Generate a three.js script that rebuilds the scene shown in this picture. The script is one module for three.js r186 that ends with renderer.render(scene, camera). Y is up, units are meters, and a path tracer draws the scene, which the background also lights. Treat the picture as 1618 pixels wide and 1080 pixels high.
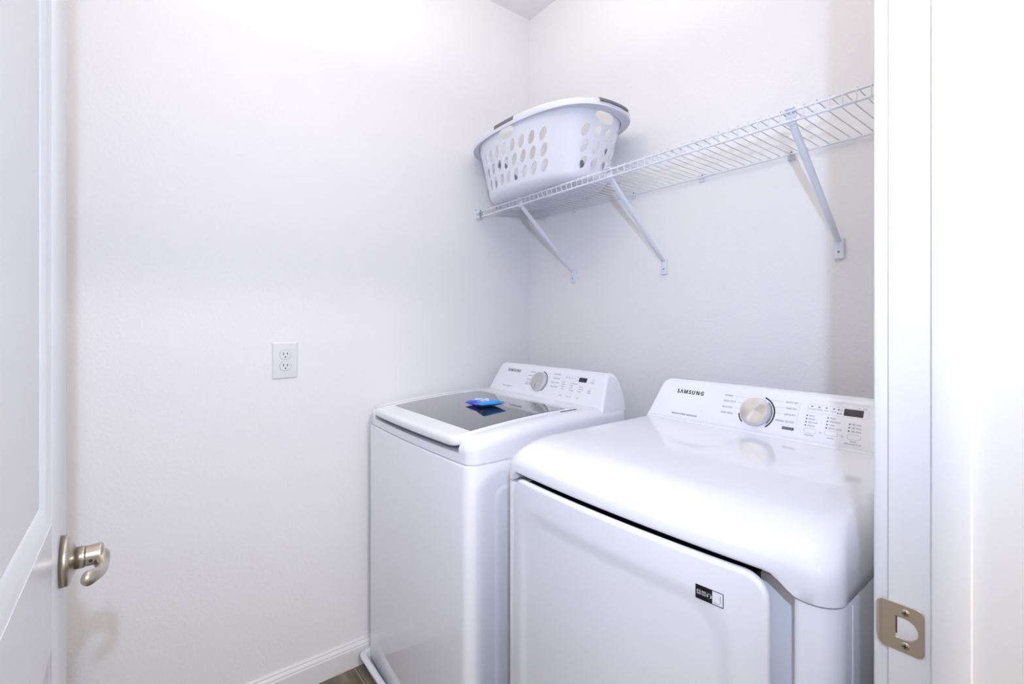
import * as THREE from 'three';
import { mergeGeometries, mergeVertices, toCreasedNormals } from 'three/addons/utils/BufferGeometryUtils.js';
import { RectAreaLightUniformsLib } from 'three/addons/lights/RectAreaLightUniformsLib.js';
import { Brush, Evaluator, SUBTRACTION } from 'three-bvh-csg';

// ------------------------------------------------------------------ camera, lights, exposure
// world: x from the left wall, y up, z from the back wall, metres
const scene = new THREE.Scene();
scene.background = new THREE.Color(0x000000);
const CAM = new THREE.Vector3(1.79, 1.29, 1.486), F = 758.8;
const camera = new THREE.PerspectiveCamera(2 * Math.atan(540 / F) * 180 / Math.PI, 1618 / 1080, 0.01, 50);
camera.position.copy(CAM);
camera.lookAt(CAM.x - 0.7925, CAM.y, CAM.z - 0.6099);
camera.setViewOffset(1618, 1080, 0, 33, 1618, 1080);
camera.updateProjectionMatrix();
scene.add(camera);

const renderer = new THREE.WebGLRenderer({ antialias: true });
renderer.toneMapping = THREE.LinearToneMapping;
renderer.toneMappingExposure = 1.04;
renderer.shadowMap.enabled = true;
renderer.shadowMap.type = THREE.PCFSoftShadowMap;
RectAreaLightUniformsLib.init();

// the photographer's flash, a little above and behind the lens
const flash = new THREE.SpotLight(new THREE.Color(0.59, 0.71, 1.0), 3.6, 0, 68 * Math.PI / 180, 1, 2);
flash.position.set(1.88, 1.53, 1.505);
flash.target.position.set(1.88 - 0.88, 1.53 - 0.02, 1.505 - 0.45); scene.add(flash.target);
flash.castShadow = true; flash.shadow.radius = 0.6; flash.shadow.bias = -0.0005;
flash.shadow.mapSize.set(2048, 2048);
scene.add(flash);
const ADDED_ROOM_LAMP = { color: new THREE.Color(1.0, 0.945, 0.9), nits: 18.9, x: 1.0, z: 1.1, r: 0.26, drop: 0.52 };  // unseen uplight added for even light in the room
const ADDED_HALL_LAMP = { color: new THREE.Color(1.0, 0.945, 0.89), nits: 72, x: 3.5, z: 1.25, r: 0.3 };  // lamp added out of view so light reaches the low walls

// ------------------------------------------------------------------ helpers
let seed = 7;
const rnd = () => { seed = (seed * 1664525 + 1013904223) >>> 0; return seed / 4294967296; };
const V = (x, y, z) => new THREE.Vector3(x, y, z);
const names = {};
function numbered(n) { const k = names[n] || 0; names[n] = k + 1; return k ? n + '_' + String(k).padStart(3, '0') : n; }
function thing(name, label, category, [x, y, z] = [0, 0, 0], turn = 0, group) {
  const o = new THREE.Group(); o.name = numbered(name); o.position.set(x, y, z); o.rotation.y = turn;
  o.userData = { label, category }; if (group) o.userData.group = group;
  scene.add(o); return o;
}
function struct(name, geo, mat, label) {
  const o = geo ? new THREE.Mesh(geo, mat) : new THREE.Group();
  o.name = name; o.userData = { kind: 'structure' }; if (label) o.userData.label = label;
  if (geo) o.castShadow = o.receiveShadow = true;
  scene.add(o); return o;
}
// a part: geometry given in world coordinates before the turn of its thing, moved to the thing's base
function part(name, geo, mat, parent, label) {
  if (Array.isArray(geo)) geo = join(geo);
  let off = V(0, 0, 0), p = parent;
  while (p && p !== scene) { off.add(p.position); p = p.parent; }
  geo.translate(-off.x, -off.y, -off.z);
  const m = new THREE.Mesh(geo, mat); m.name = name; m.castShadow = m.receiveShadow = true;
  if (label) m.userData.label = label;
  parent.add(m); return m;
}
function holder(name, parent, label) { const g = new THREE.Group(); g.name = name; if (label) g.userData.label = label; parent.add(g); return g; }
function clean(g) {
  g = g.index ? g.toNonIndexed() : g.clone();
  for (const k of Object.keys(g.attributes)) if (!['position', 'normal', 'uv'].includes(k)) g.deleteAttribute(k);
  if (!g.attributes.uv) g.setAttribute('uv', new THREE.BufferAttribute(new Float32Array(g.attributes.position.count * 2), 2));
  if (!g.attributes.normal) g.computeVertexNormals();
  return g;
}
const join = (a) => mergeGeometries(a.map(clean));
function outward(g) {           // make a closed surface face outwards
  const p = g.attributes.position, ix = g.index.array; let v = 0;
  const a = V(), b = V(), c = V();
  for (let i = 0; i < ix.length; i += 3) { a.fromBufferAttribute(p, ix[i]); b.fromBufferAttribute(p, ix[i + 1]); c.fromBufferAttribute(p, ix[i + 2]); v += a.dot(b.cross(c)); }
  if (v < 0) for (let i = 0; i < ix.length; i += 3) { const t = ix[i]; ix[i] = ix[i + 1]; ix[i + 1] = t; }
}
function smooth(g, angle = 0.6) {      // creases are found on a 10 000 times larger copy: the addon merges points closer than a hundredth
  const q = g.clone().scale(1e4, 1e4, 1e4), r = toCreasedNormals(q, angle); return r.scale(1e-4, 1e-4, 1e-4);
}
// rings of equal count -> closed skin; caps by fan
function skin(rings, { close = true, cap0 = true, cap1 = true, crease = 0.6, warp, loop = false } = {}) {
  const n = rings[0].length, pos = [], idx = [];
  for (const r of rings) for (const p of r) pos.push(p[0], p[1], p[2]);
  const m = close ? n : n - 1, R = loop ? rings.length : rings.length - 1;
  for (let i = 0; i < R; i++) for (let j = 0; j < m; j++) {
    const i2 = (i + 1) % rings.length;
    const a = i * n + j, b = i * n + (j + 1) % n, c = i2 * n + j, d = i2 * n + (j + 1) % n;
    idx.push(a, b, c, b, d, c);
  }
  const fan = (k, flip) => {
    let x = 0, y = 0, z = 0; for (const p of rings[k]) { x += p[0]; y += p[1]; z += p[2]; }
    const ci = pos.length / 3; pos.push(x / n, y / n, z / n);
    for (let j = 0; j < n; j++) { const a = k * n + j, b = k * n + (j + 1) % n; flip ? idx.push(ci, b, a) : idx.push(ci, a, b); }
  };
  if (!loop) { if (cap0) fan(0, true); if (cap1) fan(rings.length - 1, false); }
  if (warp) for (let i = 0; i < pos.length; i += 3) { const q = warp(pos[i], pos[i + 1], pos[i + 2]); pos[i] = q[0]; pos[i + 1] = q[1]; pos[i + 2] = q[2]; }
  const g = new THREE.BufferGeometry();
  g.setAttribute('position', new THREE.Float32BufferAttribute(pos, 3)); g.setIndex(idx);
  outward(g);
  return smooth(g, crease);
}
// rounded rectangle outline [u,v], equal point count for equal n, m
function rr(u0, u1, v0, v1, r, n = 8, m = 14) {
  const rs = Array.isArray(r) ? r : [r, r, r, r], out = [];
  const cs = [[u0, v0, 1, 1, Math.PI], [u1, v0, -1, 1, -Math.PI / 2], [u1, v1, -1, -1, 0], [u0, v1, 1, -1, Math.PI / 2]];
  const corner = [];
  cs.forEach(([u, v, su, sv, a0], k) => {
    const q = Math.max(rs[k], 1e-4), c = [];
    for (let i = 0; i <= n; i++) { const a = a0 + (i / n) * Math.PI / 2; c.push([u + su * q + q * Math.cos(a), v + sv * q + q * Math.sin(a)]); }
    corner.push(c);
  });
  for (let k = 0; k < 4; k++) {
    for (const p of corner[k]) out.push(p);
    const a = corner[k][n], b = corner[(k + 1) % 4][0];
    for (let i = 1; i < m; i++) out.push([a[0] + (b[0] - a[0]) * i / m, a[1] + (b[1] - a[1]) * i / m]);
  }
  return out;
}
const atY = (o, y) => o.map(([u, v]) => [u, typeof y === 'function' ? y(u, v) : y, v]);      // outline in the xz plane
const atZ = (o, z) => o.map(([u, v]) => [u, v, typeof z === 'function' ? z(u, v) : z]);      // outline in the xy plane
const atX = (o, x) => o.map(([u, v]) => [x, v, u]);                                          // outline (z, y)
function shrink(ring, k, yf) {                                                            // towards its centre
  let x = 0, z = 0; for (const p of ring) { x += p[0]; z += p[2]; } x /= ring.length; z /= ring.length;
  return ring.map((p) => { const X = x + (p[0] - x) * k, Z = z + (p[2] - z) * k; return [X, yf(X, Z), Z]; });
}
function box(x0, x1, y0, y1, z0, z1) { const g = new THREE.BoxGeometry(x1 - x0, y1 - y0, z1 - z0); g.translate((x0 + x1) / 2, (y0 + y1) / 2, (z0 + z1) / 2); return metreUV(g); }
function bbox(x0, x1, y0, y1, z0, z1, r = 0.002, n = 2) {       // box with all edges rounded
  const rings = [];
  for (let i = 0; i <= n; i++) { const a = (i / n) * Math.PI / 2, d = r * (1 - Math.sin(a)); rings.push(atY(rr(x0 + d, x1 - d, z0 + d, z1 - d, Math.max(r - d, 2e-4), n, 1), y0 + r * (1 - Math.cos(a)))); }
  for (let i = 0; i <= n; i++) { const a = (i / n) * Math.PI / 2, d = r * (1 - Math.cos(a)); rings.push(atY(rr(x0 + d, x1 - d, z0 + d, z1 - d, Math.max(r - d, 2e-4), n, 1), y1 - r * (1 - Math.sin(a)))); }
  return metreUV(skin(rings, { crease: 0.9 }));
}
function metreUV(g) {
  const p = g.attributes.position, nn = g.attributes.normal, uv = new Float32Array(p.count * 2);
  for (let i = 0; i < p.count; i++) {
    const ax = Math.abs(nn.getX(i)), ay = Math.abs(nn.getY(i)), az = Math.abs(nn.getZ(i));
    if (ay >= ax && ay >= az) { uv[2 * i] = p.getX(i); uv[2 * i + 1] = p.getZ(i); }
    else if (ax >= az) { uv[2 * i] = p.getZ(i); uv[2 * i + 1] = p.getY(i); } else { uv[2 * i] = p.getX(i); uv[2 * i + 1] = p.getY(i); }
  }
  g.setAttribute('uv', new THREE.BufferAttribute(uv, 2)); return g;
}
class Poly extends THREE.Curve { constructor(p) { super(); this.c = new THREE.CatmullRomCurve3(p, false, 'centripetal'); } getPoint(t, o) { return this.c.getPoint(t, o); } }
const tube = (pts, r, seg = 12, rad = 8) => new THREE.TubeGeometry(new Poly(pts), seg, r, rad, false);
function rod(a, b, r, rad = 10) {                                // straight rod with closed ends
  const g = new THREE.CylinderGeometry(r, r, a.distanceTo(b), rad, 1); g.rotateX(Math.PI / 2);
  const m = new THREE.Matrix4().lookAt(b, a, Math.abs(b.y - a.y) > a.distanceTo(b) * 0.99 ? V(1, 0, 0) : V(0, 1, 0)); g.applyMatrix4(m);
  g.translate((a.x + b.x) / 2, (a.y + b.y) / 2, (a.z + b.z) / 2); return g;
}
const sstep = (a, b, x) => { const t = Math.min(1, Math.max(0, (x - a) / (b - a))); return t * t * (3 - 2 * t); };
function hash(x, y) { let h = (x * 374761393 + y * 668265263) | 0; h = (h ^ (h >>> 13)) * 1274126177 | 0; return ((h ^ (h >>> 16)) >>> 0) / 4294967295; }
function vnoise(x, y, per) {
  const xi = Math.floor(x), yi = Math.floor(y), fx = x - xi, fy = y - yi, w = (a) => ((a % per) + per) % per;
  const u = fx * fx * (3 - 2 * fx), v = fy * fy * (3 - 2 * fy);
  const a = hash(w(xi), w(yi)), b = hash(w(xi + 1), w(yi)), c = hash(w(xi), w(yi + 1)), d = hash(w(xi + 1), w(yi + 1));
  return a + (b - a) * u + (c - a) * v + (a - b - c + d) * u * v;
}
function dataTex(n, fn, srgb) {
  const d = new Uint8Array(n * n * 4);
  for (let j = 0; j < n; j++) for (let i = 0; i < n; i++) { const c = fn(i / n, j / n); const k = 4 * (j * n + i); d[k] = c[0]; d[k + 1] = c[1]; d[k + 2] = c[2]; d[k + 3] = 255; }
  const t = new THREE.DataTexture(d, n, n); t.wrapS = t.wrapT = THREE.RepeatWrapping; t.magFilter = THREE.LinearFilter; t.minFilter = THREE.LinearMipmapLinearFilter; t.generateMipmaps = true;
  if (srgb) t.colorSpace = THREE.SRGBColorSpace; t.needsUpdate = true; return t;
}

// ------------------------------------------------------------------ materials
const peel = dataTex(512, (u, v) => {
  let s = 0.55 * vnoise(u * 64, v * 64, 64) + 0.3 * vnoise(u * 128 + 9, v * 128, 128) + 0.15 * vnoise(u * 32, v * 32 + 5, 32);
  s = sstep(0.35, 0.7, s) * 255; return [s, s, s];
});
peel.repeat.set(1 / 0.45, 1 / 0.45);
const std = (o) => new THREE.MeshPhysicalMaterial(o);
const lin = (r, g, b) => new THREE.Color().setRGB(r, g, b);
const M = {
  wall: std({ color: lin(0.875, 0.862, 0.862), roughness: 0.85, bumpMap: peel, bumpScale: 0.0002 }),
  ceiling: std({ color: lin(0.87, 0.86, 0.855), roughness: 0.9 }),
  trim: std({ color: lin(0.84, 0.835, 0.835), roughness: 0.32 }),
  door: std({ color: lin(0.80, 0.80, 0.805), roughness: 0.3 }),
  enamel: std({ color: lin(0.91, 0.915, 0.955), roughness: 0.09, clearcoat: 0.25, clearcoatRoughness: 0.03 }),
  enamelSatin: std({ color: lin(0.905, 0.91, 0.95), roughness: 0.3 }),
  panelDark: std({ color: lin(0.012, 0.012, 0.02), roughness: 0.4 }),
  plastic: std({ color: lin(0.82, 0.84, 0.91), roughness: 0.42, transmission: 0.06, thickness: 0 }),
  panPlastic: std({ color: lin(0.8, 0.8, 0.85), roughness: 0.35 }),
  gripGrey: std({ color: lin(0.17, 0.175, 0.19), roughness: 0.6 }),
  wire: std({ color: lin(0.79, 0.825, 0.88), roughness: 0.3 }),
  glass: std({ color: lin(0.05, 0.05, 0.058), roughness: 0.06, ior: 1.62, clearcoat: 1, clearcoatRoughness: 0.03 }),
  nickel: std({ color: lin(0.56, 0.5, 0.42), metalness: 1, roughness: 0.3 }),
  nickelSatin: std({ color: lin(0.6, 0.52, 0.41), metalness: 1, roughness: 0.42 }),
  knob: std({ color: lin(0.66, 0.645, 0.63), metalness: 1, roughness: 0.33, anisotropy: 0.85 }),
  knobRing: std({ color: lin(0.75, 0.76, 0.8), roughness: 0.25 }),
  dark: std({ color: lin(0.015, 0.015, 0.018), roughness: 0.5 }),
  screw: std({ color: lin(0.3, 0.31, 0.34), metalness: 0.6, roughness: 0.45 }),
  outlet: std({ color: lin(0.79, 0.79, 0.81), roughness: 0.3 }),
  outletShade: std({ color: lin(0.52, 0.52, 0.55), roughness: 0.5 }),
  slit: std({ color: lin(0.09, 0.07, 0.055), roughness: 0.9 }),
  grout: std({ color: lin(0.42, 0.39, 0.34), roughness: 0.9 }),
  hole: std({ color: lin(0.78, 0.76, 0.76), roughness: 0.9 }),
};

// ------------------------------------------------------------------ the room shell
const CEIL = 2.745, XR = 1.627, XH = 1.743, ZF = 1.72, HX = 4.6, HZ0 = -0.35, HZ1 = 3.3;
const OZ0 = 0.85, OZ1 = 1.610, OH = 2.045;                    // the doorway
const floor = struct('floor', null, null, 'brown grey tile floor with pale grout lines');
part('grout', box(-0.12, HX + 0.12, -0.12, -0.006, HZ0 - 0.12, HZ1 + 0.12), M.grout, floor, 'pale grout bed');
{
  const tileTex = [0, 1, 2].map((k) => dataTex(256, (u, v) => {
    const g = 0.5 * vnoise(u * 6 + k * 3, v * 40, 512) + 0.3 * vnoise(u * 16, v * 90 + k * 7, 512) + 0.2 * vnoise(u * 60, v * 60, 512);
    const a = 0.72 + 0.5 * g; return [126 * a, 115 * a, 95 * a];
  }, true));
  const mats = tileTex.map((t) => { t.repeat.set(1 / 0.6, 1 / 0.6); return std({ map: t, roughness: 0.5 }); });
  const tw = 0.6, td = 0.302;
  let k = 0;
  const proto = new THREE.BoxGeometry(tw, 0.012, td); metreUV(proto);
  for (let j = -4; j < 8; j++) {
    const z0 = 0.861 + j * (td + 0.006);
    for (let i = -1; i < 8; i++) {
      const x0 = -0.12 + i * (tw + 0.006) + (j & 1 ? 0.3 : 0);
      const a = Math.max(x0, 0.001), b = Math.min(x0 + tw, HX - 0.001), c = Math.max(z0, HZ0 + 0.001), d = Math.min(z0 + td, HZ1 - 0.001);
      if (b - a < 0.02 || d - c < 0.02 || (b < XR ? d < 0.01 : false)) continue;
      part('tile', bbox(a, b, -0.01, 0, c, d, 0.002, 1), mats[(k++ * 7 + j + 12) % 3], floor);
    }
  }
}
struct('ceiling', box(-0.12, HX + 0.12, CEIL, CEIL + 0.12, HZ0 - 0.12, HZ1 + 0.12), M.ceiling, 'white ceiling');
struct('wall_left', box(-0.12, 0, 0, CEIL, HZ0 - 0.12, ZF + 0.12), M.wall, 'white textured left wall with an outlet');
struct('wall_back', box(0, XH, 0, CEIL, -0.12, 0), M.wall, 'white textured back wall behind the shelf');
struct('wall_front', box(0, XR, 0, CEIL, ZF, ZF + 0.12), M.wall, 'white wall behind the open door');
struct('wall_right', join([box(XR, XH, 0, CEIL, 0, OZ0 - 0.02), box(XR, XH, 0, CEIL, OZ1 + 0.02, HZ1), box(XR, XH, OH + 0.02, CEIL, OZ0 - 0.02, OZ1 + 0.02)]), M.wall, 'white wall with the doorway');
struct('wall_hall_right', box(HX, HX + 0.12, 0, CEIL, HZ0 - 0.12, HZ1 + 0.12), M.wall);
struct('wall_hall_back', box(XH, HX, 0, CEIL, HZ0 - 0.12, HZ0), M.wall);
struct('wall_hall_front', box(XR, HX, 0, CEIL, HZ1, HZ1 + 0.12), M.wall);
{
  // baseboard profile (distance from wall, height)
  const prof = [[0.0005, 0], [0.0145, 0], [0.0145, 0.068], [0.0125, 0.072], [0.0125, 0.077], [0.0095, 0.083], [0.0075, 0.086], [0.0075, 0.091], [0.005, 0.0955], [0.0005, 0.096]];
  const run = (a, b, map) => { const g = skin([a, b].map((t) => prof.map(([d, y]) => map(d, y, t))), { crease: 0.3 }); return g; };
  struct('baseboard_left', run(0.0005, ZF - 0.0005, (d, y, t) => [d, y, t]), M.trim, 'white moulded baseboard along the left wall');
  struct('baseboard_back', run(0.016, XR - 0.001, (d, y, t) => [t, y, d]), M.trim, 'white moulded baseboard along the back wall');
}
// right door jamb with stop, casing and strike plate
{
  const t = struct('trim_1', null, null, 'white right door jamb with stop, casing and strike plate');
  part('jamb', bbox(XR, XH, 0, OH + 0.02, OZ0 - 0.02, OZ0, 0.0015), M.trim, t);
  part('casing', join([bbox(1.6125, XR, 0, OH + 0.075, OZ0 - 0.062, OZ0 - 0.005, 0.003)]), M.trim, t);
  part('casing', join([bbox(XH, XH + 0.0145, 0, OH + 0.075, OZ0 - 0.062, OZ0 - 0.005, 0.003)]), M.trim, t);
  part('door_stop', bbox(1.6645, 1.6945, 0, OH, OZ0, OZ0 + 0.0085, 0.0015), M.trim, t);
  // strike plate
  const s = holder('strike_plate', t, 'satin nickel strike plate');
  const yc = 0.9665, hh = 0.0245, x0 = 1.6165, x1 = 1.6575;
  const shape = new THREE.Shape();
  const o = rr(x0 + 0.006, x1, yc - hh, yc + hh, [0.0005, 0.006, 0.006, 0.0005], 5, 1);
  o.forEach(([a, b], i) => (i ? shape.lineTo(a, b) : shape.moveTo(a, b)));
  const h = new THREE.Path(); const hx = 1.6335, hy = yc;
  h.moveTo(hx, hy - 0.0115); h.lineTo(hx, hy + 0.0115); h.lineTo(hx + 0.006, hy + 0.0115);
  for (let i = 0; i <= 12; i++) { const a = Math.PI / 2 - (i / 12) * Math.PI; h.lineTo(hx + 0.008 + 0.012 * Math.cos(a), hy + 0.0115 * Math.sin(a)); }
  h.lineTo(hx, hy - 0.0115); shape.holes.push(h);
  const flat = new THREE.ExtrudeGeometry(shape, { depth: 0.0012, bevelEnabled: true, bevelSize: 0.0005, bevelThickness: 0.0004, bevelSegments: 1, steps: 1 }); flat.translate(0, 0, OZ0 + 0.0004);
  const lip = skin(Array.from({ length: 9 }, (_, i) => { const a = (i / 8) * 1.15, R = 0.0095; const c = [x0 + 0.0075 - R * Math.sin(a), OZ0 + 0.002 - R * (1 - Math.cos(a))], q = hh - 0.0003 - 0.0085 * (i / 8) ** 1.8;
    const d = 0.0014, nx = -Math.sin(a), nz = -Math.cos(a); return [[c[0], yc - q, c[1]], [c[0], yc + q, c[1]], [c[0] + nx * 0 + d * Math.sin(a), yc + q, c[1] - d * Math.cos(a)], [c[0] + d * Math.sin(a), yc - q, c[1] - d * Math.cos(a)]]; }), { crease: 0.7 });
  part('plate', join([flat, lip]), M.nickelSatin, s);
  part('latch_recess', bbox(hx - 0.001, hx + 0.021, hy - 0.0125, hy + 0.0125, OZ0 + 0.00005, OZ0 + 0.0005, 0.0002, 1), M.hole, s, 'rough latch hole in white jamb');
  part('latch_gap', bbox(hx - 0.0008, hx + 0.0018, hy - 0.0075, hy + 0.0118, OZ0 + 0.0004, OZ0 + 0.0009, 0.0002, 1), M.slit, s, 'dark slit at the edge of the latch hole');
  for (const sy of [-1, 1]) {
    const y = yc + sy * 0.0172, g = new THREE.SphereGeometry(0.0038, 14, 6, 0, Math.PI * 2, 0, Math.PI / 2); g.scale(1, 0.35, 1); g.rotateX(Math.PI / 2); g.translate(1.6425, y, OZ0 + 0.0019);
    const sc = part('screw', g, M.nickel, s);
    sc.userData.label = 'brass toned strike screw';
    part('screw_slot', [bbox(1.6402, 1.6448, y - 0.0005, y + 0.0005, OZ0 + 0.003, OZ0 + 0.0034, 0.0002, 1), bbox(1.642, 1.643, y - 0.0023, y + 0.0023, OZ0 + 0.003, OZ0 + 0.0034, 0.0002, 1)], M.dark, s);
  }
  const t2 = struct('trim_2', null, null, 'white head and hinge jamb of the doorway');
  part('jamb', bbox(XR, XH, 0, OH + 0.02, OZ1, OZ1 + 0.02, 0.0015), M.trim, t2);
  part('head', bbox(XR, XH, OH, OH + 0.02, OZ0, OZ1, 0.0015), M.trim, t2);
  part('casing', bbox(1.6125, XR, 0, OH + 0.075, OZ1 + 0.008, OZ1 + 0.065, 0.003), M.trim, t2);
  part('casing', bbox(1.6125, XR, OH + 0.005, OH + 0.075, OZ0 - 0.005, OZ1 + 0.008, 0.003), M.trim, t2);
}
// the open door, hinged at the left jamb, seen almost edge on
const DZ = 1.573, DX0 = 0.846, DX1 = 1.608;
{
  const d = struct('door_1', null, null, 'white panelled door standing open at the left, with a nickel lever');
  const px0 = DX0 + 0.142, px1 = DX1 - 0.142, T = 0.035;
  const parts = [bbox(DX0, px0, 0.012, 2.035, DZ, DZ + T, 0.002), bbox(px1, DX1, 0.012, 2.035, DZ, DZ + T, 0.002)];
  const rails = [[0.012, 0.24], [0.894, 1.0435], [1.90, 2.035]];
  for (const [a, b] of rails) parts.push(box(px0, px1, a, b, DZ, DZ + T));
  part('leaf', parts, M.door, d);
  for (const [a, b] of [[0.24, 0.894], [1.0435, 1.90]]) {
    part('panel', box(px0 - 0.002, px1 + 0.002, a - 0.002, b + 0.002, DZ + 0.0076, DZ + 0.026), M.door, d);
    // moulding: stepped sticking running round the panel
    const st = [[0, 0.0002], [0.003, 0.0013], [0.012, 0.0019], [0.015, 0.0033], [0.026, 0.0055], [0.03, 0.0078]];
    const rings = st.map(([o, dz]) => atZ([[px0 + o, a + o], [px1 - o, a + o], [px1 - o, b - o], [px0 + o, b - o]], DZ + dz));
    part('moulding', skin(rings, { cap0: false, cap1: false, crease: 0.9 }), M.door, d);
  }
  // lever set
  const hx = 0.906, hy = 0.966, h = holder('door_handle', d, 'satin nickel lever handle');
  const lathe = (pts, n = 40) => { const g = new THREE.LatheGeometry(pts.map(([r, y]) => new THREE.Vector2(r, y)), n); g.rotateX(-Math.PI / 2); g.translate(hx, hy, DZ); return g; };   // +y -> -z
  part('rosette', lathe([[0.0001, 0.0005], [0.0335, 0.0005], [0.0335, 0.006], [0.0325, 0.0085], [0.029, 0.0105], [0.0215, 0.0125], [0.0185, 0.0145], [0.0001, 0.0145]]), M.nickel, h);
  part('collar', lathe([[0.0001, 0.014], [0.0145, 0.014], [0.0145, 0.0235], [0.0138, 0.0245], [0.0001, 0.0245]]), M.nickel, h);
  // neck swells a little then turns into the lever
  const neck = []; for (let i = 0; i <= 14; i++) { const t = i / 14; neck.push([0.0132 + 0.0014 * t - (t > 0.85 ? 0.0035 * ((t - 0.85) / 0.15) ** 2 : 0), 0.0245 + 0.0195 * t]); }
  const neckG = lathe([[0.0001, 0.0245], ...neck, [0.0001, 0.046]]);
  const path = [V(hx, hy - 0.004, DZ - 0.0405), V(hx + 0.012, hy - 0.009, DZ - 0.0425), V(hx + 0.028, hy - 0.011, DZ - 0.0435), V(hx + 0.046, hy - 0.009, DZ - 0.0405), V(hx + 0.062, hy - 0.005, DZ - 0.036), V(hx + 0.076, hy - 0.003, DZ - 0.0275)];
  const cur = new THREE.CatmullRomCurve3(path), rings = [];
  for (let i = 0; i <= 60; i++) {
    const t = i / 60, p = cur.getPoint(t), tg = cur.getTangent(t), up = V(0, 1, 0), side = tg.clone().cross(up).normalize(), u2 = side.clone().cross(tg).normalize();
    const e = t > 0.86 ? Math.sqrt(Math.max(0, 1 - ((t - 0.86) / 0.14) ** 2)) : 1;
    const ry = (0.0125 - 0.0045 * sstep(0, 0.4, t) + 0.002 * sstep(0.6, 0.95, t)) * Math.max(e, 0.05), rz = (0.0105 - 0.004 * sstep(0, 0.4, t) + 0.0012 * sstep(0.6, 0.95, t)) * Math.max(e, 0.05);
    rings.push(Array.from({ length: 36 }, (_, j) => { const a = j / 36 * 2 * Math.PI, q = p.clone().addScaledVector(u2, ry * Math.cos(a)).addScaledVector(side, rz * Math.sin(a)); return [q.x, q.y, q.z]; }));
  }
  part('lever', [neckG, skin(rings, { crease: 1.2 })], M.nickel, h);
  const ss = new THREE.CylinderGeometry(0.0022, 0.0022, 0.001, 10); ss.rotateZ(Math.PI / 2); ss.rotateY(0.2); ss.translate(hx + 0.0136, hy - 0.003, DZ - 0.031);
  part('set_screw', ss, M.dark, h);
  part('latch_plate', bbox(DX0 - 0.0012, DX0, hy - 0.028, hy + 0.028, DZ + 0.006, DZ + 0.029, 0.0004, 1), M.nickel, h);
}
// outlet on the left wall
{
  const zc = 1.0965, yc = 1.155, o = thing('electrical_outlet', 'white duplex electrical outlet with oversized plate on the left wall', 'outlet', [0, yc, zc]);
  const w = 0.0405, hh = 0.0625, ring = (d, x) => atX(rr(zc - w + d, zc + w - d, yc - hh + d, yc + hh - d, Math.max(0.004 - d, 0.001), 4, 3), x);
  part('plate', skin([ring(0, 0.0003), ring(0, 0.002), ring(0.0015, 0.0045), ring(0.004, 0.0062), ring(0.007, 0.0066)], { crease: 0.35 }), M.outlet, o);
  for (const sy of [1, -1]) {
    const cy = yc + sy * 0.0195, r = 0.0172, pts = [];
    for (let i = 0; i < 40; i++) { const a = i / 40 * 2 * Math.PI; pts.push([zc + r * Math.cos(a), cy + Math.max(-0.0143, Math.min(0.0143, r * Math.sin(a)))]); }
    const sc = (k) => pts.map(([z, y]) => [zc + (z - zc) * k, cy + (y - cy) * k]);
    const f = part('receptacle', skin([atX(sc(1), 0.006), atX(sc(1), 0.0083), atX(sc(0.95), 0.0088)], { crease: 0.4 }), M.outlet, o);
    part('groove', skin([atX(sc(1.09), 0.00655), atX(sc(1.09), 0.00685), atX(sc(1.0), 0.00685)], { crease: 0.4 }), M.outletShade, o);
    f.updateMatrix();
    for (const [dz, dy, a, b] of [[0.0063, 0.0035, 0.0013, 0.0045], [-0.0063, 0.0035, 0.0013, 0.0037]]) part('slot', box(0.0086, 0.0089, cy + dy - b, cy + dy + b, zc + dz - a, zc + dz + a), M.dark, o, 'dark contact slot');
    const g = new THREE.CylinderGeometry(0.0026, 0.0026, 0.0004, 12); g.rotateZ(Math.PI / 2); g.translate(0.0088, cy - 0.007, zc); part('slot', g, M.dark, o, 'dark round earth hole');
  }
  const s = new THREE.CylinderGeometry(0.003, 0.003, 0.001, 12); s.rotateZ(Math.PI / 2); s.translate(0.0068, yc, zc); part('screw', s, M.outlet, o);
}

// ------------------------------------------------------------------ appliances
const bow = (x0, x1, zb, zf, amt) => (x, y, z) => { const u = (x - (x0 + x1) / 2) / ((x1 - x0) / 2); return [x, y, z + amt * (1 - Math.min(1, u * u)) * sstep(zb, zf, z)]; };
const cvText = (c, s, x, y, px, { bold = false, align = 'left', width, heavy = 0, color = '#23242c' } = {}) => {
  c.strokeStyle = color; c.lineWidth = heavy; c.lineJoin = 'round';
  c.fillStyle = color; c.textAlign = align; c.textBaseline = 'middle'; c.font = (bold ? 'bold ' : '') + px + 'px sans-serif';
  if (heavy) {       // wordmark: letters set one by one, a little apart
    const ws = [...s].map((k) => c.measureText(k).width), gap = 0.1 * px, tot = ws.reduce((p, q) => p + q, 0) + gap * (s.length - 1); let at = 0;
    c.save(); c.translate(x, y); c.scale(width / tot, 1); [...s].forEach((k, i) => { c.fillText(k, at, 0); c.strokeText(k, at, 0); at += ws[i] + gap; }); c.restore(); return;
  }
  if (width) { const w = c.measureText(s).width; c.save(); c.translate(x, y); c.scale(width / w, 1); c.fillText(s, 0, 0); c.restore(); } else c.fillText(s, x, y);
};
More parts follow.
